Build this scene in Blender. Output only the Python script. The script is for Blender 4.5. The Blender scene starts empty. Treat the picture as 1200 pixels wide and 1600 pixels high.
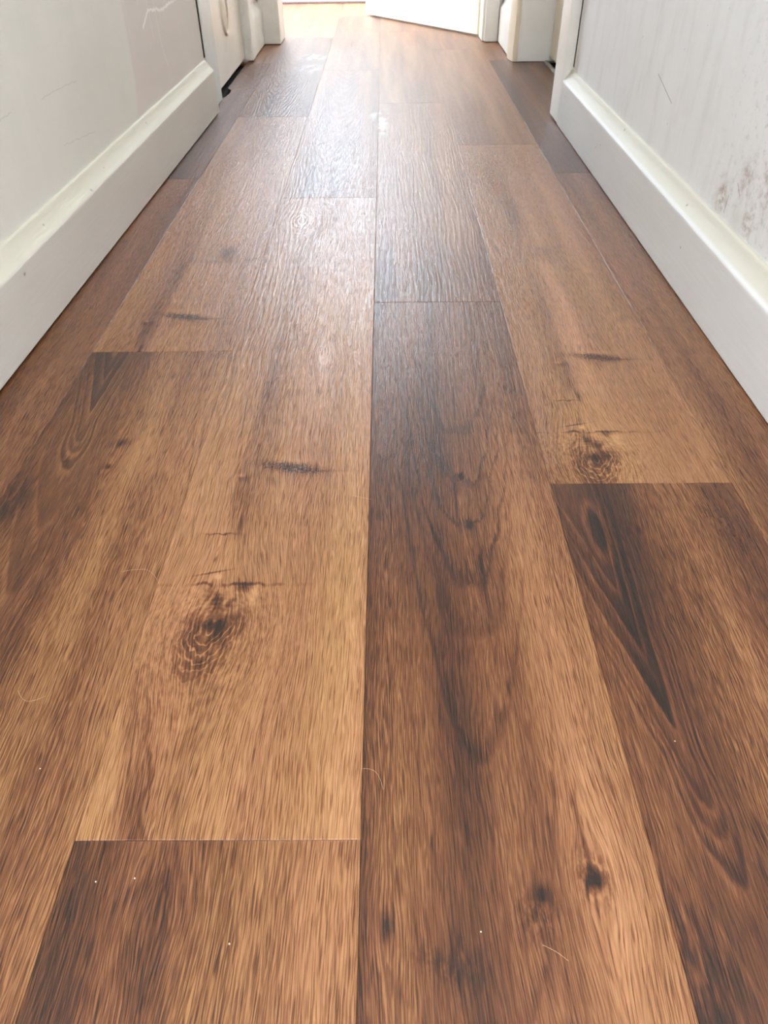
import bpy, bmesh, math, random
from mathutils import Vector, Matrix

random.seed(7)
C = bpy.context.scene.collection
S = bpy.context.scene

# ------------------------------------------------------------------ camera
CX, CH = 0.01823, 0.45376
PITCH, YAW, ROLL, FPX = 0.716846, -0.007318, -0.010284, 1133.9
fwd = Vector((math.sin(YAW)*math.cos(PITCH), math.cos(YAW)*math.cos(PITCH), -math.sin(PITCH)))
rgt = Vector((math.cos(YAW), -math.sin(YAW), 0))
up = rgt.cross(fwd)
r2 = math.cos(ROLL)*rgt + math.sin(ROLL)*up
u2 = -math.sin(ROLL)*rgt + math.cos(ROLL)*up
cam = bpy.data.cameras.new('camera')
cam.sensor_fit = 'VERTICAL'
cam.sensor_height = 24.0
cam.lens = FPX/1600*24.0
cam.clip_start = 0.02
cam.dof.use_dof = True
cam.dof.focus_distance = 0.64
cam.dof.aperture_fstop = 20.0
cam_o = bpy.data.objects.new('camera', cam)
C.objects.link(cam_o)
M = Matrix.Identity(4)
for i in range(3):
    M[i][0] = r2[i]; M[i][1] = u2[i]; M[i][2] = -fwd[i]
M[0][3], M[1][3], M[2][3] = CX, 0.0, CH
cam_o.matrix_world = M
S.camera = cam_o

# ------------------------------------------------------------------ view, world, light
S.view_settings.view_transform = 'Standard'
S.view_settings.look = 'None'
S.view_settings.gamma = 1.0
S.view_settings.use_curve_mapping = False
S.view_settings.exposure = 0.43
S.cycles.denoising_input_passes = 'RGB_ALBEDO'
S.cycles.denoising_prefilter = 'NONE'

W = bpy.data.worlds.new('sky')
S.world = W
W.use_nodes = True
bg = W.node_tree.nodes['Background']
bg.inputs[0].default_value = (0.70, 0.84, 1.0, 1)
bg.inputs[1].default_value = 5.0


def area(name, loc, target, sx, sy, power, col):
    l = bpy.data.lights.new(name, 'AREA')
    l.shape = 'RECTANGLE'; l.size = sx; l.size_y = sy
    l.energy = power; l.color = col
    o = bpy.data.objects.new(name, l)
    C.objects.link(o)
    o.location = loc
    o.rotation_euler = (Vector(target)-Vector(loc)).to_track_quat('-Z', 'Y').to_euler()
    return o


# daylight through the far room's windows, the hall's ceiling light, and fill lamps added in the hall
area('daylight_end_window', (-0.55, 4.93, 1.66), (-0.55, 0, 1.40), 1.9, 1.2, 80, (0.68, 0.84, 1.0))
area('daylight_side_window', (-2.30, 4.15, 1.40), (2, 4.1, 0.9), 1.2, 1.4, 62, (1.0, 0.96, 0.90))
area('hall_ceiling_light', (0.0, 0.9, 2.36), (0, 0.9, 0), 0.6, 2.4, 3.5, (1.0, 0.97, 0.93))
area('hall_side_fill_left', (-0.53, -0.85, 1.05), (0.6, -0.2, 0.6), 0.75, 1.9, 9.5, (1.0, 0.985, 0.96))  # fill lamp in an opening added behind the camera, brightens the right wall
area('hall_side_fill_right', (0.53, -0.85, 1.05), (-0.6, -0.2, 0.6), 0.75, 1.9, 9.5, (1.0, 0.985, 0.96))  # its added counterpart opposite, brightens the left wall
area('hall_back_fill', (0.0, -2.5, 1.2), (0, 2, 0.6), 0.7, 1.8, 10, (1.0, 0.99, 0.97))  # unseen fill lamp added before the closed back wall
sun = bpy.data.lights.new('sun', 'SUN')
sun.energy = 7.0; sun.color = (1.0, 0.86, 0.66); sun.angle = 0.01
sun_o = bpy.data.objects.new('sun', sun)
C.objects.link(sun_o)
sun_o.rotation_euler = Vector((1.0, 0.12, -0.75)).to_track_quat('-Z', 'Y').to_euler()


# ------------------------------------------------------------------ node maths
class X:
    """a socket of a node tree with arithmetic"""
    __slots__ = ('g', 's')

    def __init__(self, g, s):
        self.g = g; self.s = s

    def _m(self, op, a, b=None, c=None, clamp=False):
        n = self.g.t.nodes.new('ShaderNodeMath')
        n.operation = op; n.use_clamp = clamp
        for i, v in enumerate((a, b, c)):
            if v is None: continue
            if isinstance(v, X): self.g.t.links.new(v.s, n.inputs[i])
            else: n.inputs[i].default_value = float(v)
        return X(self.g, n.outputs[0])

    def __add__(self, o): return self._m('ADD', self, o)
    __radd__ = __add__
    def __sub__(self, o): return self._m('SUBTRACT', self, o)
    def __rsub__(self, o): return self._m('SUBTRACT', o, self)
    def __mul__(self, o): return self._m('MULTIPLY', self, o)
    __rmul__ = __mul__
    def __truediv__(self, o): return self._m('DIVIDE', self, o)
    def mad(self, a, b): return self._m('MULTIPLY_ADD', self, a, b)
    def sin(self): return self._m('SINE', self)
    def exp(self): return self._m('EXPONENT', self)
    def sqrt(self): return self._m('SQRT', self)
    def abs(self): return self._m('ABSOLUTE', self)
    def sat(self): return self._m('ADD', self, 0.0, clamp=True)
    def max(self, o): return self._m('MAXIMUM', self, o)
    def min(self, o): return self._m('MINIMUM', self, o)
    def pow(self, o): return self._m('POWER', self, o)
    def frac(self): return self._m('FRACT', self)
    def gt(self, o): return self._m('GREATER_THAN', self, o)
    def smooth(self, a, b):
        n = self.g.t.nodes.new('ShaderNodeMapRange')
        n.interpolation_type = 'SMOOTHSTEP'; n.clamp = True
        n.inputs[1].default_value = a; n.inputs[2].default_value = b
        n.inputs[3].default_value = 0; n.inputs[4].default_value = 1
        self.g.t.links.new(self.s, n.inputs[0])
        return X(self.g, n.outputs[0])


class Mat:
    def __init__(self, name):
        self.m = bpy.data.materials.new(name)
        self.m.use_nodes = True
        self.t = self.m.node_tree
        self.b = self.t.nodes['Principled BSDF']

    def coords(self):
        n = self.t.nodes.new('ShaderNodeTexCoord')
        s = self.t.nodes.new('ShaderNodeSeparateXYZ')
        self.t.links.new(n.outputs['Object'], s.inputs[0])
        return X(self, s.outputs[0]), X(self, s.outputs[1]), X(self, s.outputs[2])

    def noise(self, u, v, detail=2.0, rough=0.5, w=None):
        c = self.t.nodes.new('ShaderNodeCombineXYZ')
        for i, q in enumerate((u, v, w)):
            if q is None: continue
            if isinstance(q, X): self.t.links.new(q.s, c.inputs[i])
            else: c.inputs[i].default_value = q
        n = self.t.nodes.new('ShaderNodeTexNoise')
        n.noise_dimensions = '2D' if w is None else '3D'
        n.inputs['Scale'].default_value = 1.0
        n.inputs['Detail'].default_value = detail
        n.inputs['Roughness'].default_value = rough
        self.t.links.new(c.outputs[0], n.inputs['Vector'])
        return X(self, n.outputs[0])

    def ramp(self, x, stops):
        n = self.t.nodes.new('ShaderNodeValToRGB')
        e = n.color_ramp.elements
        while len(e) < len(stops): e.new(0.5)
        for el, (p, c) in zip(e, stops):
            el.position = p; el.color = (*c, 1)
        self.t.links.new(x.s, n.inputs[0])
        return n.outputs[0]

    def mix(self, f, a, b, mode='MIX'):
        n = self.t.nodes.new('ShaderNodeMix')
        n.data_type = 'RGBA'; n.blend_type = mode
        for k, v in ((0, f), (6, a), (7, b)):
            if isinstance(v, X): v = v.s
            if isinstance(v, bpy.types.NodeSocket): self.t.links.new(v, n.inputs[k])
            elif k == 0: n.inputs[0].default_value = v
            else: n.inputs[k].default_value = (*v, 1)
        return n.outputs[2]

    def bump(self, h, dist, strength=1.0):
        n = self.t.nodes.new('ShaderNodeBump')
        n.inputs['Strength'].default_value = strength
        n.inputs['Distance'].default_value = dist
        self.t.links.new(h.s, n.inputs['Height'])
        self.t.links.new(n.outputs[0], self.b.inputs['Normal'])

    def base(self, s): self.t.links.new(s, self.b.inputs['Base Color'])
    def rough(self, r):
        if isinstance(r, X): self.t.links.new(r.s, self.b.inputs['Roughness'])
        else: self.b.inputs['Roughness'].default_value = r


def srgb(r, g, b):
    f = lambda c: c/12.92 if c <= 0.04045 else ((c+0.055)/1.055)**2.4
    return tuple(f(c/255) for c in (r, g, b))


def lerp3(a, b, f): return tuple(x+(y-x)*f for x, y in zip(a, b))


# ------------------------------------------------------------------ oak planks
WOOD = [(0.0, srgb(30, 17, 10)), (0.22, srgb(68, 37, 20)), (0.45, srgb(106, 65, 37)),
        (0.68, srgb(146, 103, 67)), (1.0, srgb(182, 138, 97))]


def gauss(du, dv, su, sv):
    a = du*(1.0/su); b = dv*(1.0/sv)
    return ((a*a + b*b)*-1.0).exp()


def plank_material(name, x0, y0, seed, base=0.55, decor=None, amp=1.0, red=0.0, shift=0.0, quiet=0.0, smears=(), far='', relief=0.8):
    g = Mat(name)
    px, py, pz = g.coords()
    u = px - x0
    v = py - (y0 - shift)
    # grain coordinate: straight lines that wander slightly and flow round the knots
    wob = g.noise(u*7.0+seed*3.1, v*2.6+seed*1.7, 2.0)
    U = u + (wob-0.5)*0.022
    t = None
    calm = None
    kill = None                       # where the long straight grain breaks up
    ringh = None
    K = dict(A=[(0.055, 0.168, 0.045, 0.075, 0.72), (0.10, 0.382, 0.03, 0.03, 0.3), (0.048, 1.098, 0.035, 0.06, 0.6),
                (0.051, 0.368, 0.012, 0.02, 0.5), (0.12, 0.607, 0.02, 0.05, 0.5)],
             B=[(0.090, 0.84, 0.012, 0.03, 0.5), (0.093, 0.882, 0.012, 0.03, 0.5)],
             C=[(0.141, 0.427, 0.022, 0.05, 0.75), (0.108, 0.416, 0.012, 0.03, 0.5), (0.016, 0.401, 0.012, 0.03, 0.5)],
             D=[(0.061, 1.170, 0.02, 0.03, 0.5)]).get(decor, [])
    for ku, kv, lu, lv, A in K:
        U = U - (u-ku)*gauss(u-ku, v-kv, lu, lv)*A
    so = seed*17.3
    # close lines of the grain: wandering, broken, about 1.7 mm apart, with dark pores between
    ph = g.noise(U*170.0+so, v*16.0+so, 2.0, 0.6)
    ln = (U*3300.0 + ph*26.0).sin()*0.5+0.5
    brk = g.noise(U*950.0+so, v*48.0+so, 2.0, 0.65)
    fine = (ln*0.68 + (brk.smooth(0.34, 0.66))*0.48 - 0.08).sat()
    pore = g.noise(U*1050.0+so*2, v*36.0-so, 1.0, 0.5)
    mid = g.noise(U*120.0-so, v*5.5+so, 2.0, 0.5)
    broad = g.noise(U*20.0+so*1.3, v*1.1+so, 2.0, 0.5)
    hue = g.noise(U*17.0-so, v*1.7-so*0.7, 1.0)
    t = (broad-0.5)*(0.48*amp) + (mid-0.5)*0.17 + base
    ew = g.noise(U*42.0+so, v*5.0+so, 2.0, 0.6)
    emb = (U*800.0 + ew*16.0).sin()*0.17 + g.noise(U*230.0+so, v*16.0, 1.0)*0.75       # wavy embossing
    rings = None

    if decor == 'A':
        t = t + u.smooth(0.055, 0.085)*0.06 - u.smooth(0.15, 0.18)*0.03
        # the large knot: dark heart, nested cups towards the near end
        du, dv = u-0.055, v-0.176
        wv = g.noise(u*90.0, v*60.0, 2.0)
        below = (dv*-1.0).max(0.0)*0.47
        above = dv.max(0.0)*1.5
        dux = du + below*0.30
        rho = (dux*dux + below*below + above*above).sqrt() + (wv-0.5)*0.009
        halo = rho.smooth(0.070, 0.008)
        body = rho.smooth(0.034, 0.015)
        heart = gauss(u-0.058, v-0.1745, 0.0125, 0.0075)
        cup = (rho*1450.0).sin()*0.5+0.5
        fleck = g.noise(U*430.0+8, v*130.0, 2.0, 0.6)
        t = t - body*0.30 - heart*0.24 - halo*0.10
        t = t + body*cup.smooth(0.72, 1.0)*(1.0-heart*0.6)*dv.smooth(0.010, -0.004)*0.32
        t = t - halo*(1.0-body)*((rho*820.0).sin()*0.07)
        t = t + gauss(u-0.052, v-0.187, 0.013, 0.006)*0.36
        zone = v.smooth(0.226, 0.214)*v.smooth(0.03, 0.17)*u.smooth(0.17, 0.07)
        t = t + zone*(fleck-0.5)*0.62
        kill = zone
        # crack running across above the knot
        cw = g.noise(u*55.0+3, 0.5, 3.0, 0.6)
        cl = (v - 0.219 - (cw-0.5)*0.010).abs()
        t = t - cl.smooth(0.0028, 0.0004)*u.smooth(0.152, 0.10)*cw.smooth(0.30, 0.62)*(0.13+gauss(u-0.06, v-0.22, 0.04, 0.05)*0.30)
        t = t - gauss(u-0.0745, v-0.2165, 0.0065, 0.0045)*0.42
        t = t - gauss(u-0.054+(v-0.20)*0.35, v-0.202, 0.0065, 0.014)*0.42
        t = t - gauss(u-0.062-(v-0.19)*0.5, v-0.196, 0.003, 0.009)*0.30
        t = t + gauss(u-0.051, v-0.2285, 0.003, 0.003)*0.45 + gauss(u-0.084, v-0.206, 0.004, 0.010)*0.22
        t = t - (v-0.231-(u-0.035)*0.25).abs().smooth(0.0018, 0.0004)*gauss(u-0.045, v-0.231, 0.014, 0.02)*0.35
        # dark streak at the lower left
        sw = g.noise(v*30.0, 2.0, 2.0)
        t = t - ((u-0.036+v*0.26-(sw-0.5)*0.016).abs().smooth(0.012, 0.002))*v.smooth(0.165, 0.12)*0.12
        t = t - ((u-0.044+v*0.22-(sw-0.5)*0.02).abs().smooth(0.003, 0.0006))*v.smooth(0.145, 0.10)*0.16
        t = t - gauss(u-0.035, v-0.012, 0.012, 0.05)*0.10
        # smudge and red-brown streak
        sm = g.noise(u*500.0, v*330.0, 2.0, 0.7)
        t = t - gauss(u-0.100+(v-0.382)*1.0, v-0.383+(u-0.10)*0.12, 0.024, 0.0080)*(sm.smooth(0.35, 0.6)*0.62+0.22)
        t = t - gauss(u-0.14, v-0.377, 0.022, 0.0025)*0.14
        t = t - gauss(u-0.10, v-0.372, 0.02, 0.014)*0.10 + gauss(u-0.10, v-0.394, 0.025, 0.004)*0.09
        sp = u-0.057-(sw-0.5)*0.012
        t = t - sp.abs().smooth(0.015, 0.001)*v.smooth(0.27, 0.31)*v.smooth(0.72, 0.56)*(wob.smooth(0.3, 0.65)*0.08+0.05)
        t = t - gauss(sp, v-0.345, 0.009, 0.028)*0.14 - gauss(u-0.060, v-0.292, 0.0025, 0.014)*0.35
        t = t - gauss(u-0.060, v-0.53, 0.009, 0.05)*0.09
        t = t + gauss(u-0.050, v-0.370, 0.004, 0.003)*0.30 - gauss(u-0.052, v-0.366, 0.008, 0.006)*0.18
        lw = g.noise(u*160.0, v*160.0, 2.0)
        t = t - (v-0.283-(lw-0.5)*0.006).abs().smooth(0.0016, 0.0004)*gauss(u-0.044, v-0.283, 0.012, 0.03)*0.42
        # far marks
        if far == 'knot':
            t = t - gauss(u-0.122, v-0.607, 0.014, 0.030)*0.40 - gauss(u-0.11, v-0.575, 0.03, 0.006)*0.14
        elif far == 'streak':
            t = t - gauss(u-0.091, v-0.72, 0.016, 0.035)*0.22 - gauss(u-0.066, v-0.90, 0.014, 0.09)*0.18
        else:
            t = t - gauss(u-0.085, v-0.66, 0.03, 0.02)*0.06
        e2 = ((u-0.048)*(u-0.048)*2.2+(v-1.098)*(v-1.098)*0.35).sqrt()
        rings = ((e2*700.0).sin()*0.5+0.5)*e2.smooth(0.055, 0.01)
    elif decor == 'B':
        uc = 0.040 - (v-0.95)*0.070
        wv = g.noise(u*45.0, v*14.0, 2.0)
        d = u-uc
        rd = v.smooth(0.93, 0.86)*0.014+0.0018; rd2 = rd*rd
        left = ((d*-1.0).max(0.0).pow(2.0)+rd2).sqrt()-rd; right = (d.max(0.0).pow(2.0)+rd2).sqrt()-rd
        # long V shaped tongues with their tips towards the near end
        f = v - left*6.2 - right*9.0 + (wv-0.5)*0.030 + (fine-0.5)*0.007
        t = t - v.smooth(0.93, 1.15)*0.11
        zone = u.smooth(0.080, 0.050)*((d*d)*(-1.0/0.0011)).exp()
        calm = zone
        t = t - zone*0.09 - u.smooth(0.10, 0.075)*0.06 + u.smooth(0.09, 0.12)*0.04
        for tip, ln, dk in ((1.075, 0.10, 0.12), (1.012, 0.075, 0.21), (0.943, 0.10, 0.25), (0.890, 0.022, 0.12), (0.866, 0.022, 0.13), (0.836, 0.028, 0.20), (0.75, 0.06, 0.07), (0.66, 0.09, 0.08), (0.52, 0.09, 0.12)):
            t = t - f.smooth(tip-0.002, tip+0.004)*f.smooth(tip+ln, tip+0.010)*dk*zone
            t = t + f.smooth(tip-0.026, tip-0.006)*f.smooth(tip+0.002, tip-0.002)*0.11*zone
        ed = ((u-0.031)*(u-0.031) + (v-1.152)*(v-1.152)*0.055).sqrt() + (wv-0.5)*0.004
        t = t - ed.smooth(0.0075, 0.0045)*0.18 + ed.smooth(0.0065, 0.0085)*ed.smooth(0.0125, 0.009)*0.17
        bl = g.noise(u*150.0, v*40.0, 2.0)
        t = t - gauss(u-0.008, v-0.79, 0.018, 0.04)*bl.smooth(0.3, 0.6)*0.34
        t = t - gauss(u-0.016, v-0.775, 0.02, 0.05)*0.14
        t = t - gauss(u-0.090, v-0.84, 0.004, 0.004)*0.42 - gauss(u-0.093, v-0.882, 0.006, 0.006)*bl.smooth(0.35, 0.6)*0.40
        t = t + gauss(u-0.12, v-0.86, 0.03, 0.05)*0.10
        ck = g.noise(u*280.0, v*150.0, 2.0, 0.6)
        t = t - gauss(u-0.150+(v-1.157)*0.25, v-1.157, 0.012, 0.035)*ck.smooth(0.55, 0.68)*0.30
    elif decor == 'C':
        wv = g.noise(u*40.0, v*16.0, 3.0)
        d = u-0.090-(v-0.75)*0.03
        f = v - (d*d)*80.0 + (wv-0.5)*0.07 + (fine-0.5)*0.012
        zone = u.smooth(0.016, 0.04)*u.smooth(0.155, 0.125)
        calm = zone*0.6
        for tip, wd, dk in ((0.885, 0.030, 0.14), (0.80, 0.010, 0.26), (0.742, 0.012, 0.26), (0.665, 0.024, 0.22), (0.60, 0.05, 0.10), (0.51, 0.03, 0.16), (0.33, 0.03, 0.12)):
            t = t - f.smooth(tip-0.004, tip+0.003)*f.smooth(tip+wd, tip+0.002)*zone*dk
        t = t - gauss(u-0.055, v-0.95, 0.045, 0.14)*0.14 - gauss(u-0.067, v-0.86, 0.016, 0.045)*0.11 - gauss(u-0.04, v-0.79, 0.02, 0.10)*0.12
        t = t - gauss(u-0.075, v-0.60, 0.026, 0.13)*0.15 - gauss(u-0.072, v-0.50, 0.014, 0.07)*0.16
        t = t + u.smooth(0.110, 0.145)*0.17*v.smooth(1.05, 0.75) + gauss(u-0.032, v-0.52, 0.012, 0.16)*0.08
        t = t - gauss(u-0.075, v-0.36, 0.03, 0.09)*0.12 - u.smooth(0.012, 0.0)*0.16
        bl = g.noise(u*260.0, v*120.0, 2.0, 0.6)
        t = t - gauss(u-0.092, v-0.820, 0.0028, 0.004)*0.45 - gauss(u-0.094, v-0.746, 0.0035, 0.005)*0.5
        t = t - gauss(u-0.084, v-0.78, 0.0012, 0.035)*0.25 - gauss(u-0.10, v-0.69, 0.0016, 0.035)*0.26
        t = t - gauss(u-0.141, v-0.429, 0.0050, 0.0050)*0.70 - gauss(u-0.141, v-0.430, 0.010, 0.016)*bl.smooth(0.3, 0.62)*0.42
        t = t - gauss(u-0.139, v-0.46, 0.0035, 0.03)*0.22 + gauss(u-0.158, v-0.425, 0.012, 0.03)*0.08
        t = t - gauss(u-0.108, v-0.420, 0.005, 0.006)*0.34 - gauss(u-0.104, v-0.408, 0.012, 0.014)*bl.smooth(0.35, 0.6)*0.26
        t = t - gauss(u-0.016, v-0.403, 0.0035, 0.008)*0.42 - gauss(u-0.028-(0.40-v)*0.9, v-0.385, 0.012, 0.010)*bl.smooth(0.3, 0.65)*0.20
        t = t - gauss(u-0.062, v-0.383, 0.015, 0.014)*bl.smooth(0.25, 0.65)*0.15
    elif decor == 'D':
        wv = g.noise(u*60.0, v*25.0, 2.0)
        t = t - u.smooth(0.055, 0.02)*0.13 + u.smooth(0.08, 0.12)*0.17
        e = ((u-0.060)*(u-0.060)+(v-1.165)*(v-1.165)*0.12).sqrt()+(wv-0.5)*0.012
        t = t - e.smooth(0.018, 0.004)*0.10 - (e-0.010).abs().smooth(0.004, 0.001)*0.08
        t = t - gauss(u-0.068, v-1.10, 0.010, 0.05)*0.14
        t = t - gauss(u-0.02, v-1.14, 0.022, 0.05)*0.10
    elif decor == 'E':
        d = u-0.08-(wob-0.5)*0.05
        f = v*1.0 - (d*d)*90.0 + (broad-0.5)*0.12
        rings = ((f*95.0).sin()*0.5+0.5)*u.smooth(0.0, 0.03)
        t = t - rings*0.12
    elif decor == 'F':
        t = t - v.smooth(0.30, 0.02)*0.14 - gauss(u-0.12, v-0.12, 0.05, 0.14)*0.10

    pk = pore.smooth(0.57, 0.66)
    if kill is not None: pk = pk*(1.0-kill*0.7)
    if calm is not None:
        q = 1.0-calm*0.45
        t = t + (fine-0.5)*q*0.30 - pk*q*0.20
    else:
        t = t + (fine-0.5)*(0.30*(1-quiet)) - pk*(0.20*(1-quiet))
    t = t.sat()
    col = g.ramp(t, WOOD)
    # golden to reddish drift of the timber
    f = ((hue-0.5)*2.4 + (0.5+red)).sat()
    col = g.mix(f, g.mix(1.0, col, (1.04, 1.0, 0.88), 'MULTIPLY'), g.mix(1.0, col, (1.03, 0.93, 0.92), 'MULTIPLY'))
    for sx, sy, a, b, k in smears:      # glossy smears, their reflected light painted in as pale colour
        sn = g.noise(px*45.0, py*14.0, 3.0, 0.65)
        col = g.mix((gauss(px-sx, py-sy, a, b)*sn.smooth(0.38, 0.62)*k).sat(), col, srgb(196, 208, 214))
    g.base(col)
    h = emb*(relief*0.62) + fine*0.22 - pk*0.25
    if rings is not None: h = h + rings*0.5
    g.bump(h, 0.00055, 0.9)
    g.rough((fine-0.5)*0.06+0.35)
    g.b.inputs['Specular IOR Level'].default_value = 0.5
    return g.m


# ------------------------------------------------------------------ other materials
def paint(name, col, rough=0.45, var=0.03, bump=0.0002, scale=9.0, speck=0.0):
    g = Mat(name)
    x, y, z = g.coords()
    n = g.noise(x*scale+y*scale*0.7, z*scale+y*scale*0.3, 4.0, 0.6)
    n2 = g.noise(y*90.0+x*70.0, z*90.0, 3.0, 0.6)
    c0 = tuple(c*(1-var*3) for c in col); c1 = tuple(min(1, c*(1+var*1.5)) for c in col)
    c = g.ramp(n.smooth(0.25, 0.75), [(0, c0), (1, c1)])
    if speck:
        c = g.mix(n2.smooth(0.70, 0.76)*speck, c, tuple(q*0.45 for q in col))
    g.base(c); g.rough(rough)
    g.bump(n2*0.5+n, bump, 0.6)
    return g.m


def seg(g, a, b, y, z, wob=0.0):
    """distance on the wall (y, z) to the segment a-b"""
    ay, az = a; by, bz = b
    dy, dz = by-ay, bz-az
    L2 = dy*dy+dz*dz
    k = ((y-ay)*(dy/L2) + (z-az)*(dz/L2)).sat()
    ex = y-ay-k*dy; ez = z-az-k*dz
    return (ex*ex+ez*ez).sqrt()


def wall_material(name, base, alt, side):
    g = Mat(name)
    x, y, z = g.coords()
    big = g.noise(y*2.2+3, z*3.0+1, 3.0, 0.55)
    roller = g.noise(y*26.0, z*4.0, 3.0, 0.6)
    fine = g.noise(y*160.0, z*110.0, 2.0, 0.6)
    c = g.mix(((big-0.5)*1.6+(roller-0.5)*0.9+0.5).sat(), base, alt)
    if side == 'left':
        edge = (y-1.50-(roller-0.5)*0.05-(z-0.1)*0.3).smooth(-0.012, 0.012)
        c = g.mix(edge*0.75, c, srgb(222, 211, 205))
        c = g.mix(((big-0.45)*4.0).sat()*0.45, c, srgb(205, 207, 196))
        # filled crack lines showing white
        wv = g.noise(y*60.0, z*60.0, 2.0)
        yy = y+(wv-0.5)*0.022; zz = z+(wv-0.5)*0.010
        d = None
        for a, b in (((1.648, 0.245), (1.70, 0.267)), ((1.70, 0.267), (1.79, 0.256)), ((1.79, 0.256), (1.93, 0.262)), ((1.93, 0.262), (1.99, 0.285))):
            s = seg(g, a, b, yy, zz); d = s if d is None else d.min(s)
        c = g.mix(d.smooth(0.0042, 0.0012)*0.95, c, srgb(250, 244, 238))
        for a, b in (((1.74, 0.35), (1.752, 0.20)), ((1.70, 0.33), (1.704, 0.22)), ((1.752, 0.20), (1.775, 0.16))):
            c = g.mix(seg(g, a, b, y, z).smooth(0.0018, 0.0005)*0.7, c, srgb(246, 240, 234))
        # dents and pencil-like scratches
        for a, b in (((0.90, 0.232), (1.02, 0.236)), ((1.12, 0.232), (1.26, 0.228)), ((1.15, 0.165), (1.28, 0.152))):
            c = g.mix(seg(g, a, b, y, z+(wv-0.5)*0.005).smooth(0.0012, 0.0003)*0.16, c, srgb(128, 124, 116))
        c = g.mix(gauss(y-0.966, z-0.231, 0.0035, 0.0025)*0.8, c, srgb(96, 94, 88))
        lump = g.noise(y*38.0, z*30.0, 1.0)
        c = g.mix(lump.smooth(0.76, 0.80)*0.5, c, srgb(228, 222, 214))
    else:
        st = g.noise(y*24.0, z*6.0+2, 4.0, 0.65)
        c = g.mix(st.smooth(0.42, 0.78)*0.40, c, srgb(216, 215, 212))
        w2 = g.noise(y*70.0, z*90.0, 5.0, 0.7)
        for (ay, az, sy, sz, k) in ((0.985, 0.139, 0.016, 0.018, 1.0), (0.893, 0.137, 0.014, 0.015, 0.9), (0.93, 0.175, 0.020, 0.022, 0.6), (0.87, 0.19, 0.022, 0.03, 0.6)):
            m = gauss(y-ay, z-az, sy, sz)*w2.smooth(0.30, 0.70)*k
            c = g.mix((m*1.5).sat()*0.8, c, srgb(170, 152, 138))
        near = y.smooth(1.12, 0.90)
        c = g.mix(near*w2.smooth(0.52, 0.75)*0.35, c, srgb(150, 148, 146))
        c = g.mix(gauss(y-0.925, z-0.130, 0.016, 0.012)*0.75, c, srgb(220, 219, 215))
        for a, b in (((1.34, 0.215), (1.25, 0.192)), ((0.950, 0.165), (0.935, 0.155)), ((0.965, 0.146), (0.966, 0.125))):
            c = g.mix(seg(g, a, b, y, z).smooth(0.0014, 0.0004)*0.55, c, srgb(140, 137, 134))
        dots = g.noise(y*75.0, z*75.0, 1.0)
        c = g.mix(dots.smooth(0.84, 0.87)*0.5, c, srgb(150, 148, 146))
    g.base(c); g.rough(0.62)
    g.bump(fine*0.4+big+roller*0.5, 0.0012, 0.35)
    return g.m


def skirting_material(name, col, dents):
    g = Mat(name)
    x, y, z = g.coords()
    n = g.noise(y*3.0, z*12.0, 3.0, 0.5)
    brush = g.noise(y*6.0, z*260.0, 2.0, 0.6)
    c = g.ramp(((n-0.5)*1.2+(brush-0.5)*0.7+0.5).sat(), [(0, tuple(q*0.93 for q in col)), (1, tuple(min(1, q*1.04) for q in col))])
    c = g.mix(z.smooth(0.094, 0.099)*0.8, c, srgb(206, 200, 180))   # yellowed moulding
    for (dy, dz, s) in dents:
        c = g.mix(gauss(y-dy, z-dz, s, s*0.7)*0.75, c, srgb(110, 100, 86))
    g.base(c); g.rough(0.55)
    g.bump(brush*0.3+n, 0.0008, 0.4)
    return g.m


M_wall_l = wall_material('plaster_left', srgb(224, 222, 212), srgb(231, 227, 219), 'left')
M_wall_r = wall_material('plaster_right', srgb(235, 235, 234), srgb(240, 240, 239), 'right')
M_wall_o = paint('plaster_plain', srgb(236, 233, 226), 0.6)
M_ceil = paint('ceiling_paint', srgb(244, 243, 239), 0.8)
M_sk_l = skirting_material('skirting_paint_left', srgb(216, 211, 202), [(1.16, 0.099, 0.0022), (0.88, 0.085, 0.003), (0.99, 0.107, 0.0016), (1.52, 0.110, 0.002), (1.25, 0.106, 0.0014)])
M_sk_r = skirting_material('skirting_paint_right', srgb(228, 228, 226), [(1.90, 0.072, 0.0018), (1.53, 0.062, 0.0018), (1.56, 0.050, 0.0015), (1.06, 0.103, 0.002), (1.02, 0.058, 0.0018), (1.44, 0.110, 0.0025)])
M_gloss = paint('gloss_white', srgb(236, 234, 228), 0.33, 0.015)
M_gloss_worn = paint('worn_white_gloss', srgb(230, 227, 218), 0.38, 0.03, speck=0.5)
M_cream = paint('cream_gloss', srgb(234, 221, 199), 0.35, 0.02)
M_cream2 = paint('old_cream_gloss', srgb(226, 218, 203), 0.30, 0.02)
M_yellow = paint('yellowed_edge', srgb(226, 216, 176), 0.4, 0.02)
M_white = paint('bright_white', srgb(240, 241, 238), 0.35, 0.008)
M_dark = paint('subfloor_and_gap_shade', srgb(34, 29, 26), 0.9, 0.1)  # dark subfloor, also used for the strips painted as gap shade
M_metal = paint('dull_metal', srgb(140, 136, 128), 0.35, 0.05)
M_metal.node_tree.nodes['Principled BSDF'].inputs['Metallic'].default_value = 0.7
M_pull = paint('pull_face', srgb(196, 188, 165), 0.35, 0.03)


# ------------------------------------------------------------------ mesh helpers
def mesh_obj(name, bm, mats, parent=None, smooth=False):
    me = bpy.data.meshes.new(name)
    bm.normal_update()
    bm.to_mesh(me); bm.free()
    for m in (mats if isinstance(mats, (list, tuple)) else [mats]): me.materials.append(m)
    if smooth:
        for p in me.polygons: p.use_smooth = True
    o = bpy.data.objects.new(name, me)
    C.objects.link(o)
    if parent is not None: o.parent = parent
    return o


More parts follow.
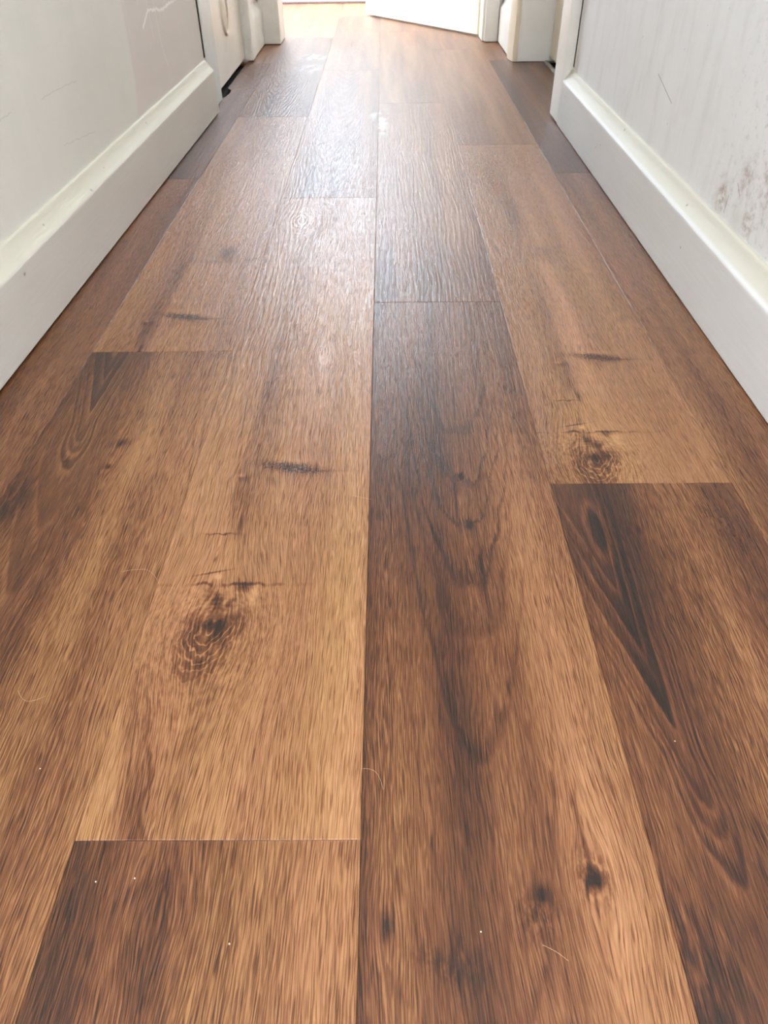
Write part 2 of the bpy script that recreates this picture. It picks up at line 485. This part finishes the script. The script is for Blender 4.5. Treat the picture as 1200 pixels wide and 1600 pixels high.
def box(bm, x0, x1, y0, y1, z0, z1, bev=0.0, mi=0):
    vs = [bm.verts.new((x, y, z)) for x in (x0, x1) for y in (y0, y1) for z in (z0, z1)]
    fs = []
    for q in ((0, 1, 3, 2), (4, 6, 7, 5), (0, 4, 5, 1), (2, 3, 7, 6), (0, 2, 6, 4), (1, 5, 7, 3)):
        f = bm.faces.new([vs[i] for i in q]); f.material_index = mi; fs.append(f)
    bmesh.ops.recalc_face_normals(bm, faces=fs)
    if bev:
        es = list({e for f in fs for e in f.edges})
        bmesh.ops.bevel(bm, geom=es, offset=bev, segments=2, profile=0.6, affect='EDGES')


def boxes(name, lst, mat, parent=None, bev=0.0):
    bm = bmesh.new()
    for b in lst: box(bm, *b, bev=bev)
    return mesh_obj(name, bm, mat, parent)


def profile_run(bm, prof, a, b, nrm):
    """sweep a profile [(off, z)] along a->b in plan; nrm points into the room"""
    ring = []
    n = 24
    for i in range(n+1):
        k = i/n
        p = Vector((a[0]+(b[0]-a[0])*k, a[1]+(b[1]-a[1])*k))
        ring.append([bm.verts.new((p.x+nrm[0]*o, p.y+nrm[1]*o, z)) for o, z in prof])
    fs = []
    m = len(prof)
    for r0, r1 in zip(ring, ring[1:]):
        for i in range(m):
            fs.append(bm.faces.new((r0[i], r0[(i+1) % m], r1[(i+1) % m], r1[i])))
    fs.append(bm.faces.new(ring[0])); fs.append(bm.faces.new(list(reversed(ring[-1]))))
    bmesh.ops.recalc_face_normals(bm, faces=fs)


def prism(bm, pts, z0, z1, mi=0):
    lo = [bm.verts.new((x, y, z0)) for x, y in pts]; hi = [bm.verts.new((x, y, z1)) for x, y in pts]
    n = len(pts)
    fs = [bm.faces.new(hi), bm.faces.new(list(reversed(lo)))]
    for i in range(n): fs.append(bm.faces.new((lo[i], lo[(i+1) % n], hi[(i+1) % n], hi[i])))
    for f in fs: f.material_index = mi
    bmesh.ops.recalc_face_normals(bm, faces=fs)


def structure(o, label=None, cat=None):
    o['kind'] = 'structure'
    if label: o['label'] = label
    if cat: o['category'] = cat
    return o


# ------------------------------------------------------------------ floor
PW, PL = 0.18, 1.22
CH_W, CH_D = 0.0008, 0.0003
ROWS = {-3: 0.33, -2: 0.836, -1: 0.208, 0: 0.975, 1: 0.5625, 2: 0.35}
SPEC = {  # (row, index): decor and tone
    (-3, 0): dict(base=0.47, red=0.35, seed=1), (-3, 1): dict(base=0.36, red=0.1, seed=2), (-3, -1): dict(base=0.45, seed=3), (-3, 2): dict(base=0.58, seed=23),
    (-2, -1): dict(base=0.545, decor='B', shift=-0.138, seed=4, red=-0.1), (-2, 0): dict(base=0.64, decor='A', shift=0.285, seed=5, far='knot'), (-2, 1): dict(base=0.48, decor='E', seed=6, relief=1.3, quiet=0.3, smears=[(-0.225, 2.87, 0.035, 0.05, 0.6), (-0.22, 2.68, 0.03, 0.05, 0.6)]),
    (-1, -1): dict(base=0.47, decor='D', seed=7), (-1, 0): dict(base=0.70, decor='A', seed=8, relief=1.7), (-1, 1): dict(base=0.60, decor='E', seed=9, relief=1.6, quiet=0.3, smears=[(-0.012, 2.06, 0.010, 0.06, 0.5)]),
    (0, -1): dict(base=0.45, decor='C', seed=10, red=0.1), (0, 0): dict(base=0.61, decor='F', seed=11, red=-0.1, relief=1.3, quiet=0.35, smears=[(0.008, 2.0, 0.014, 0.10, 0.9), (0.05, 1.72, 0.008, 0.04, 0.35)]), (0, 1): dict(base=0.58, seed=12, quiet=0.4),
    (1, -1): dict(base=0.50, decor='B', seed=13, red=0.25), (1, 0): dict(base=0.68, decor='A', shift=0.131, seed=14, far='streak'), (1, 1): dict(base=0.62, seed=15, quiet=0.4),
    (2, 0): dict(base=0.52, red=0.2, seed=16), (2, 1): dict(base=0.34, red=0.1, seed=17), (2, -1): dict(base=0.5, seed=18), (2, 2): dict(base=0.58, seed=19),
}
floor_mats = [M_dark]
generic = []
for k, b in enumerate((0.50, 0.60, 0.66)):
    floor_mats.append(plank_material('oak_plank_plain_%d' % k, 0, 0, 31+k, base=b)); generic.append(len(floor_mats)-1)
bm = bmesh.new()


def add_plank(pts, mi, chamfer=True):
    """one plank as a closed outline (counter-clockwise) with a tiny eased edge"""
    if not chamfer:
        f = bm.faces.new([bm.verts.new((x, y, 0)) for x, y in pts]); f.material_index = mi
        return
    (x0, y0), (x1, y1) = pts[0], pts[2]
    c = CH_W
    top = [(x0+c, y0+c), (x1-c, y0+c), (x1-c, y1-c), (x0+c, y1-c)]
    e = 0.00012
    out = [(x0+e, y0+e), (x1-e, y0+e), (x1-e, y1-e), (x0+e, y1-e)]
    T = [bm.verts.new((x, y, 0)) for x, y in top]; O = [bm.verts.new((x, y, -CH_D)) for x, y in out]
    B = [bm.verts.new((x, y, -0.006)) for x, y in out]
    bm.faces.new(T).material_index = mi
    for i in range(4):
        j = (i+1) % 4
        bm.faces.new((O[i], O[j], T[j], T[i])).material_index = mi
        bm.faces.new((B[i], B[j], O[j], O[i])).material_index = mi


Y_BACK, Y_FAR, Y_END = -2.6, 5.02, 3.13
for r in range(-14, 12):
    inner = r in ROWS
    j0 = ROWS.get(r, random.uniform(0, PL))
    x0 = r*PW; x1 = x0+PW
    n = math.floor((Y_BACK-j0)/PL)
    while j0+n*PL < Y_FAR:
        ya, yb = j0+n*PL, j0+(n+1)*PL
        lo = Y_BACK if inner else 3.27
        a, b = max(ya, lo), min(yb, Y_FAR)
        if b > a:
            s = SPEC.get((r, n))
            if s:
                kw = dict(s)
                floor_mats.append(plank_material('oak_plank_%d_%d' % (r+3, n+1), x0, ya, **kw)); mi = len(floor_mats)-1
            else:
                mi = random.choice(generic)
            xa, xb = max(x0, -2.42), min(x1, 1.9)
            if r == -3: xa = -0.49
            if r == -3 and n == 1:
                pts = [(xa, a), (xb, a), (xb, b), (-0.441, b), (-0.441, 2.40), (-0.4275, 2.375), (-0.4245, 2.33), (-0.4290, 2.29), (-0.438, 2.262), (xa, 2.262)]
                add_plank(pts, mi, False)
            else:
                add_plank([(xa, a), (xb, a), (xb, b), (xa, b)], mi)
        n += 1
box(bm, -0.60, 0.66, Y_BACK, 3.20, -0.05, -0.012, mi=0)
box(bm, -2.5, 2.0, 3.2, 5.05, -0.05, -0.012, mi=0)
floor = structure(mesh_obj('floor', bm, floor_mats))

# ------------------------------------------------------------------ hall walls
HZ = 2.4
lw = lambda y: -0.4595 + (y-0.734)*0.0182      # left wall face, not quite parallel
bm = bmesh.new()
prism(bm, [(lw(-0.45), -0.45), (lw(2.106), 2.106), (-0.60, 2.106), (-0.60, -0.45)], -0.01, HZ)
prism(bm, [(lw(-2.6), -2.6), (lw(-1.25), -1.25), (-0.60, -1.25), (-0.60, -2.6)], -0.01, HZ)
prism(bm, [(lw(-1.25), -1.25), (lw(-0.45), -0.45), (-0.60, -0.45), (-0.60, -1.25)], 2.05, HZ)  # over the unseen opening added for the left fill lamp
box(bm, -0.60, -0.50, 2.106, 2.80, -0.01, HZ)                     # behind the cupboard door
box(bm, -0.50, -0.446, 2.118, 2.86, 2.03, HZ)                     # above it
box(bm, -0.60, -0.440, 2.80, 3.27, -0.01, HZ)
structure(mesh_obj('wall_left', bm, M_wall_l))
bm = bmesh.new()
box(bm, 0.456, 0.66, -0.45, 1.948, -0.01, HZ)
box(bm, 0.456, 0.66, -2.6, -1.25, -0.01, HZ)
box(bm, 0.456, 0.66, -1.25, -0.45, 2.05, HZ)  # above the opening added to hold the right fill lamp
box(bm, 0.60, 0.66, 1.948, 2.80, -0.01, HZ)
box(bm, 0.456, 0.60, 1.948, 2.78, 2.05, HZ)
box(bm, 0.447, 0.66, 2.80, 3.27, -0.01, HZ)
structure(mesh_obj('wall_right', bm, M_wall_r))
structure(boxes('wall_back', [(-0.6, 0.66, -2.7, -2.6, -0.01, HZ)], M_wall_o))
structure(boxes('ceiling', [(-0.6, 0.66, -2.7, 3.27, HZ, HZ+0.08), (-2.5, 2.0, 3.27, 5.12, HZ, HZ+0.08)], M_ceil))

SK = [(0.0, 0.0035), (0.0215, 0.0035), (0.0220, 0.0045), (0.0220, 0.0945), (0.0214, 0.0963), (0.0200, 0.0980),
      (0.0160, 0.1018), (0.0120, 0.1062), (0.0085, 0.1110), (0.0060, 0.1155), (0.0046, 0.1180), (0.0030, 0.1192), (0.0012, 0.1196), (0.0, 0.1196)]
bm = bmesh.new()
profile_run(bm, SK, (lw(-0.45), -0.45), (lw(2.100), 2.100), (1, 0))
profile_run(bm, SK, (lw(-2.6), -2.6), (lw(-1.25), -1.25), (1, 0))
structure(mesh_obj('baseboard_left', bm, M_sk_l))
bm = bmesh.new()
SKR = [(o, z-0.003 if z > 0.02 else z-0.0020) for o, z in SK]
profile_run(bm, SKR, (0.456, 1.9545), (0.456, -0.45), (-1, 0))
profile_run(bm, SKR, (0.456, -1.25), (0.456, -2.6), (-1, 0))
structure(mesh_obj('baseboard_right', bm, M_sk_r))
bm = bmesh.new()
SK2 = [(o*0.8, z*1.11) for o, z in SK]
profile_run(bm, SK2, (-0.440, 2.858), (-0.440, 3.128), (1, 0))
structure(mesh_obj('baseboard_left_end', bm, M_gloss_worn))
bm = bmesh.new()
profile_run(bm, SK2, (0.447, 3.142), (0.447, 2.832), (-1, 0))
structure(mesh_obj('baseboard_right_end', bm, M_white))

# ------------------------------------------------------------------ door frames
# left cupboard door
structure(boxes('trim_1', [(-0.500, -0.4300, 2.118, 2.252, 0.001, 2.09)], paint('blue_white_gloss', srgb(208, 211, 206), 0.35, 0.02), bev=0.003))
structure(boxes('trim_2', [(-0.500, -0.4175, 2.792, 2.858, 0.004, 2.09)], M_gloss_worn, bev=0.005))
structure(boxes('trim_3', [(-0.500, -0.4300, 2.118, 2.858, 2.0905, 2.16)], M_gloss, bev=0.003))
d1 = structure(boxes('door_1', [(-0.482, -0.445, 2.256, 2.788, 0.0125, 2.075)], M_cream2, bev=0.0015))
bm = bmesh.new()
nseg = 40
cy, cz, R = 2.513, 0.168, 0.055
rings_ = [(R, -0.4455), (R, -0.4415), (R-0.003, -0.4395), (R-0.008, -0.4395), (R-0.011, -0.4425)]
vr = [[bm.verts.new((x, cy+rad*math.cos(2*math.pi*i/nseg)*0.86, cz+rad*math.sin(2*math.pi*i/nseg))) for i in range(nseg)] for rad, x in rings_]
for a, b in zip(vr, vr[1:]):
    for i in range(nseg): bm.faces.new((a[i], a[(i+1) % nseg], b[(i+1) % nseg], b[i]))
bmesh.ops.recalc_face_normals(bm, faces=bm.faces[:])
o = mesh_obj('pull_rim', bm, M_cream, d1, True)
bm = bmesh.new()
vs = [bm.verts.new((-0.4428, cy+(R-0.0105)*math.cos(2*math.pi*i/nseg)*0.86, cz+(R-0.0105)*math.sin(2*math.pi*i/nseg))) for i in range(nseg)]
f = bm.faces.new(vs)
ext = bmesh.ops.extrude_face_region(bm, geom=[f])
for q in ext['geom']:
    if isinstance(q, bmesh.types.BMVert): q.co.x = -0.4450
bmesh.ops.recalc_face_normals(bm, faces=bm.faces[:])
mesh_obj('pull_plate', bm, M_pull, d1)

structure(boxes('gap_shade_left', [(-0.50, -0.4330, 2.1065, 2.1172, 0.122, 2.09)], M_dark))  # dark strip standing in for the shadow gap between wall and casing
# right recessed door
structure(boxes('gap_shade_right', [(0.4552, 0.470, 1.9485, 1.9555, 0.122, 2.09)], M_dark))  # dark strip painted as the shadow line beside the right casing
structure(boxes('trim_4', [(0.4325, 0.4700, 1.9560, 2.0490, 0.0045, 2.10), (0.470, 0.60, 1.960, 2.030, 0.0045, 2.05)], M_gloss, bev=0.003))
bm = bmesh.new()
prism(bm, [(0.447, 2.832), (0.4235, 2.832), (0.4250, 2.800), (0.4330, 2.764), (0.4390, 2.7605), (0.4470, 2.7605)], 0.001, 2.10)
structure(mesh_obj('trim_5', bm, M_cream))
structure(boxes('trim_6', [(0.4475, 0.60, 2.760, 2.80, 0.001, 2.10)], M_white, bev=0.0015))
structure(boxes('trim_7', [(0.4325, 0.4700, 2.0495, 2.7600, 2.03, 2.10)], M_gloss, bev=0.003))
d3 = structure(boxes('door_3', [(0.552, 0.590, 2.0345, 2.755, 0.016, 2.04)], M_cream, bev=0.002))
# metal threshold bar
bm = bmesh.new()
prof = [(0.536, 0.0005), (0.5375, 0.003), (0.541, 0.0048), (0.546, 0.0048), (0.549, 0.0025), (0.550, 0.0005)]
ra = [bm.verts.new((x, 2.034, z)) for x, z in prof]; rb = [bm.verts.new((x, 2.756, z)) for x, z in prof]
for i in range(len(prof)): bm.faces.new((ra[i], ra[(i+1) % len(prof)], rb[(i+1) % len(prof)], rb[i]))
bm.faces.new(ra); bm.faces.new(list(reversed(rb)))
bmesh.ops.recalc_face_normals(bm, faces=bm.faces[:])
ts = mesh_obj('threshold_strip', bm, M_metal)
ts['label'] = 'thin grey metal threshold strip under the recessed cream door on the right'
ts['category'] = 'threshold'

# end doorway
structure(boxes('trim_8', [(-0.436, -0.3640, 3.130, 3.160, 0.002, 2.11), (-0.42, -0.364, 3.160, 3.285, 0.002, 2.05)], M_gloss_worn, bev=0.003))
structure(boxes('trim_9', [(0.380, 0.4285, 3.145, 3.165, 0.001, 2.11), (0.372, 0.44, 3.165, 3.270, 0.001, 2.05)], M_gloss, bev=0.003))
structure(boxes('trim_10', [(-0.3635, 0.3795, 3.135, 3.27, 2.04, 2.11)], M_gloss, bev=0.003))
structure(boxes('wall_end', [(-2.5, -0.4205, 3.275, 3.40, -0.01, HZ), (0.441, 2.0, 3.275, 3.40, -0.01, HZ), (-0.42, 0.44, 3.287, 3.38, 2.08, HZ)], M_wall_o))

# the open white door at the end
hx, hy, fx, fy = 0.3690, 3.276, -0.067, 3.875
dv = Vector((fx-hx, fy-hy, 0)); ln = dv.length; ang = math.atan2(dv.y, dv.x)
d2 = boxes('door_2', [(0.004, ln, -0.036, 0.0, 0.006, 2.03)], M_white, bev=0.0015)
# local: x along the door, +y... the hall-facing side is local +y after rotation
d2.location = (hx, hy, 0); d2.rotation_euler = (0, 0, ang)
structure(d2)
edge = boxes('hinge_edge', [(-0.0005, 0.0038, -0.0355, -0.0005, 0.0065, 2.0295)], M_yellow, d2)
edge['label'] = 'yellowed cream hinge edge'

# ------------------------------------------------------------------ far room
fw = [(-2.5, -1.55, 5.02, 5.12, -0.01, HZ), (0.45, 2.0, 5.02, 5.12, -0.01, HZ), (-1.55, 0.45, 5.02, 5.12, -0.01, 1.0), (-1.55, 0.45, 5.02, 5.12, 2.3, HZ)]
structure(boxes('wall_far', fw, M_wall_o))
structure(boxes('wall_far_right', [(1.9, 2.0, 3.4, 5.02, -0.01, HZ)], M_wall_o))
structure(boxes('wall_far_left', [(-2.5, -2.4, 3.4, 3.5, -0.01, HZ), (-2.5, -2.4, 4.8, 5.02, -0.01, HZ), (-2.5, -2.4, 3.5, 4.8, -0.01, 0.65), (-2.5, -2.4, 3.5, 4.8, 2.15, HZ)], M_wall_o))
for k, (a, b) in enumerate((((-1.55, 0.45), 5.07), ((3.5, 4.8), -2.45))):
    z0, z1 = (1.0, 2.3) if k == 0 else (0.65, 2.15)
    lo, hi = a; m = (lo+hi)/2
    if k == 0:
        L = [(lo, lo+0.05, b-0.03, b+0.03, z0, z1), (hi-0.05, hi, b-0.03, b+0.03, z0, z1), (m-0.03, m+0.03, b-0.03, b+0.03, z0, z1), (lo+0.05, hi-0.05, b-0.029, b+0.029, z0, z0+0.05), (lo+0.05, hi-0.05, b-0.029, b+0.029, z1-0.05, z1)]
    else:
        L = [(b-0.03, b+0.03, lo, lo+0.05, z0, z1), (b-0.03, b+0.03, hi-0.05, hi, z0, z1), (b-0.029, b+0.029, lo+0.05, hi-0.05, z0, z0+0.05), (b-0.029, b+0.029, lo+0.05, hi-0.05, z1-0.05, z1)]
    structure(boxes('window_%d' % (k+1), L, M_white))

# grey rug edge beyond the doorway
g = Mat('rug_wool')
x, y, z = g.coords()
nn = g.noise(x*260.0, y*260.0, 2.0, 0.7)
g.base(g.ramp(nn, [(0, srgb(112, 104, 114)), (1, srgb(146, 138, 148))])); g.rough(0.95); g.bump(nn, 0.002, 0.6)
bm = bmesh.new()
box(bm, -1.55, 0.35, 4.30, 4.95, 0.0005, 0.009, bev=0.002)
rug = mesh_obj('rug', bm, g.m)
rug['label'] = 'pale lilac grey rug on the sunlit floor beyond the doorway'
rug['category'] = 'rug'

# ------------------------------------------------------------------ stray hairs on the floor
M_hair = paint('stray_hair', srgb(214, 178, 136), 0.4, 0.02)


def hair(label, pts, rad=0.00008):
    cu = bpy.data.curves.new('stray_hair', 'CURVE')
    cu.dimensions = '3D'; cu.bevel_depth = rad; cu.bevel_resolution = 1; cu.resolution_u = 6
    sp = cu.splines.new('NURBS'); sp.points.add(len(pts)-1); sp.use_endpoint_u = True; sp.order_u = 3
    for p, (x, y, z) in zip(sp.points, pts): p.co = (x, y, z, 1)
    tmp = bpy.data.objects.new('tmp', cu); C.objects.link(tmp)
    dg = bpy.context.evaluated_depsgraph_get()
    me = bpy.data.meshes.new_from_object(tmp.evaluated_get(dg))
    bpy.data.objects.remove(tmp)
    me.name = 'stray_hair'; me.materials.clear(); me.materials.append(M_hair)
    o = bpy.data.objects.new('stray_hair', me); C.objects.link(o)
    o['label'] = label; o['category'] = 'hair'; o['group'] = 'stray hairs on the floor'
    return o


h = 0.0004
hair('short pale curved hair on the plank left of the large knot', [(-0.214, 0.443, h), (-0.196, 0.446, h+0.002), (-0.184, 0.438, h+0.002), (-0.178, 0.428, h)])
hair('pale hooked hair lying on the floor at the far left edge of the photo', [(-0.258, 0.320, h), (-0.253, 0.312, h), (-0.243, 0.309, h+0.001), (-0.236, 0.315, h)])
hair('short straight pale hair across the middle seam beside the dark plank', [(-0.017, 0.545, h), (-0.008, 0.541, h+0.001), (0.002, 0.539, h)])
hair('thin pale curved hair over the middle seam at the near end', [(-0.001, 0.256, h), (0.006, 0.256, h+0.001), (0.012, 0.250, h+0.001), (0.014, 0.241, h)])
hair('short pale hair near the small dark knot in the nearest planks', [(0.104, 0.148, h), (0.111, 0.145, h+0.001), (0.117, 0.140, h)])

# specks of dust on the nearest planks
M_speck = paint('dust_speck', srgb(232, 216, 190), 0.6, 0.02)
first = None
for k, (x, y) in enumerate(((-0.159, 0.183), (-0.073, 0.149), (0.217, 0.276), (-0.219, 0.257), (0.07, 0.155), (-0.136, 0.185))):
    if first is None:
        bm = bmesh.new()
        bmesh.ops.create_icosphere(bm, subdivisions=2, radius=0.00045)
        for v in bm.verts: v.co *= 0.75+0.5*random.random(); v.co.z *= 0.7
        o = first = mesh_obj('dust_speck', bm, M_speck)
    else:
        o = first.copy(); C.objects.link(o)
    o.location = (x, y, 0.0003); o.rotation_euler = (0, 0, k*1.1)
    o['label'] = 'tiny pale speck of dust lying on the nearest oak planks'
    o['category'] = 'dust speck'; o['group'] = 'dust specks on the nearest planks'
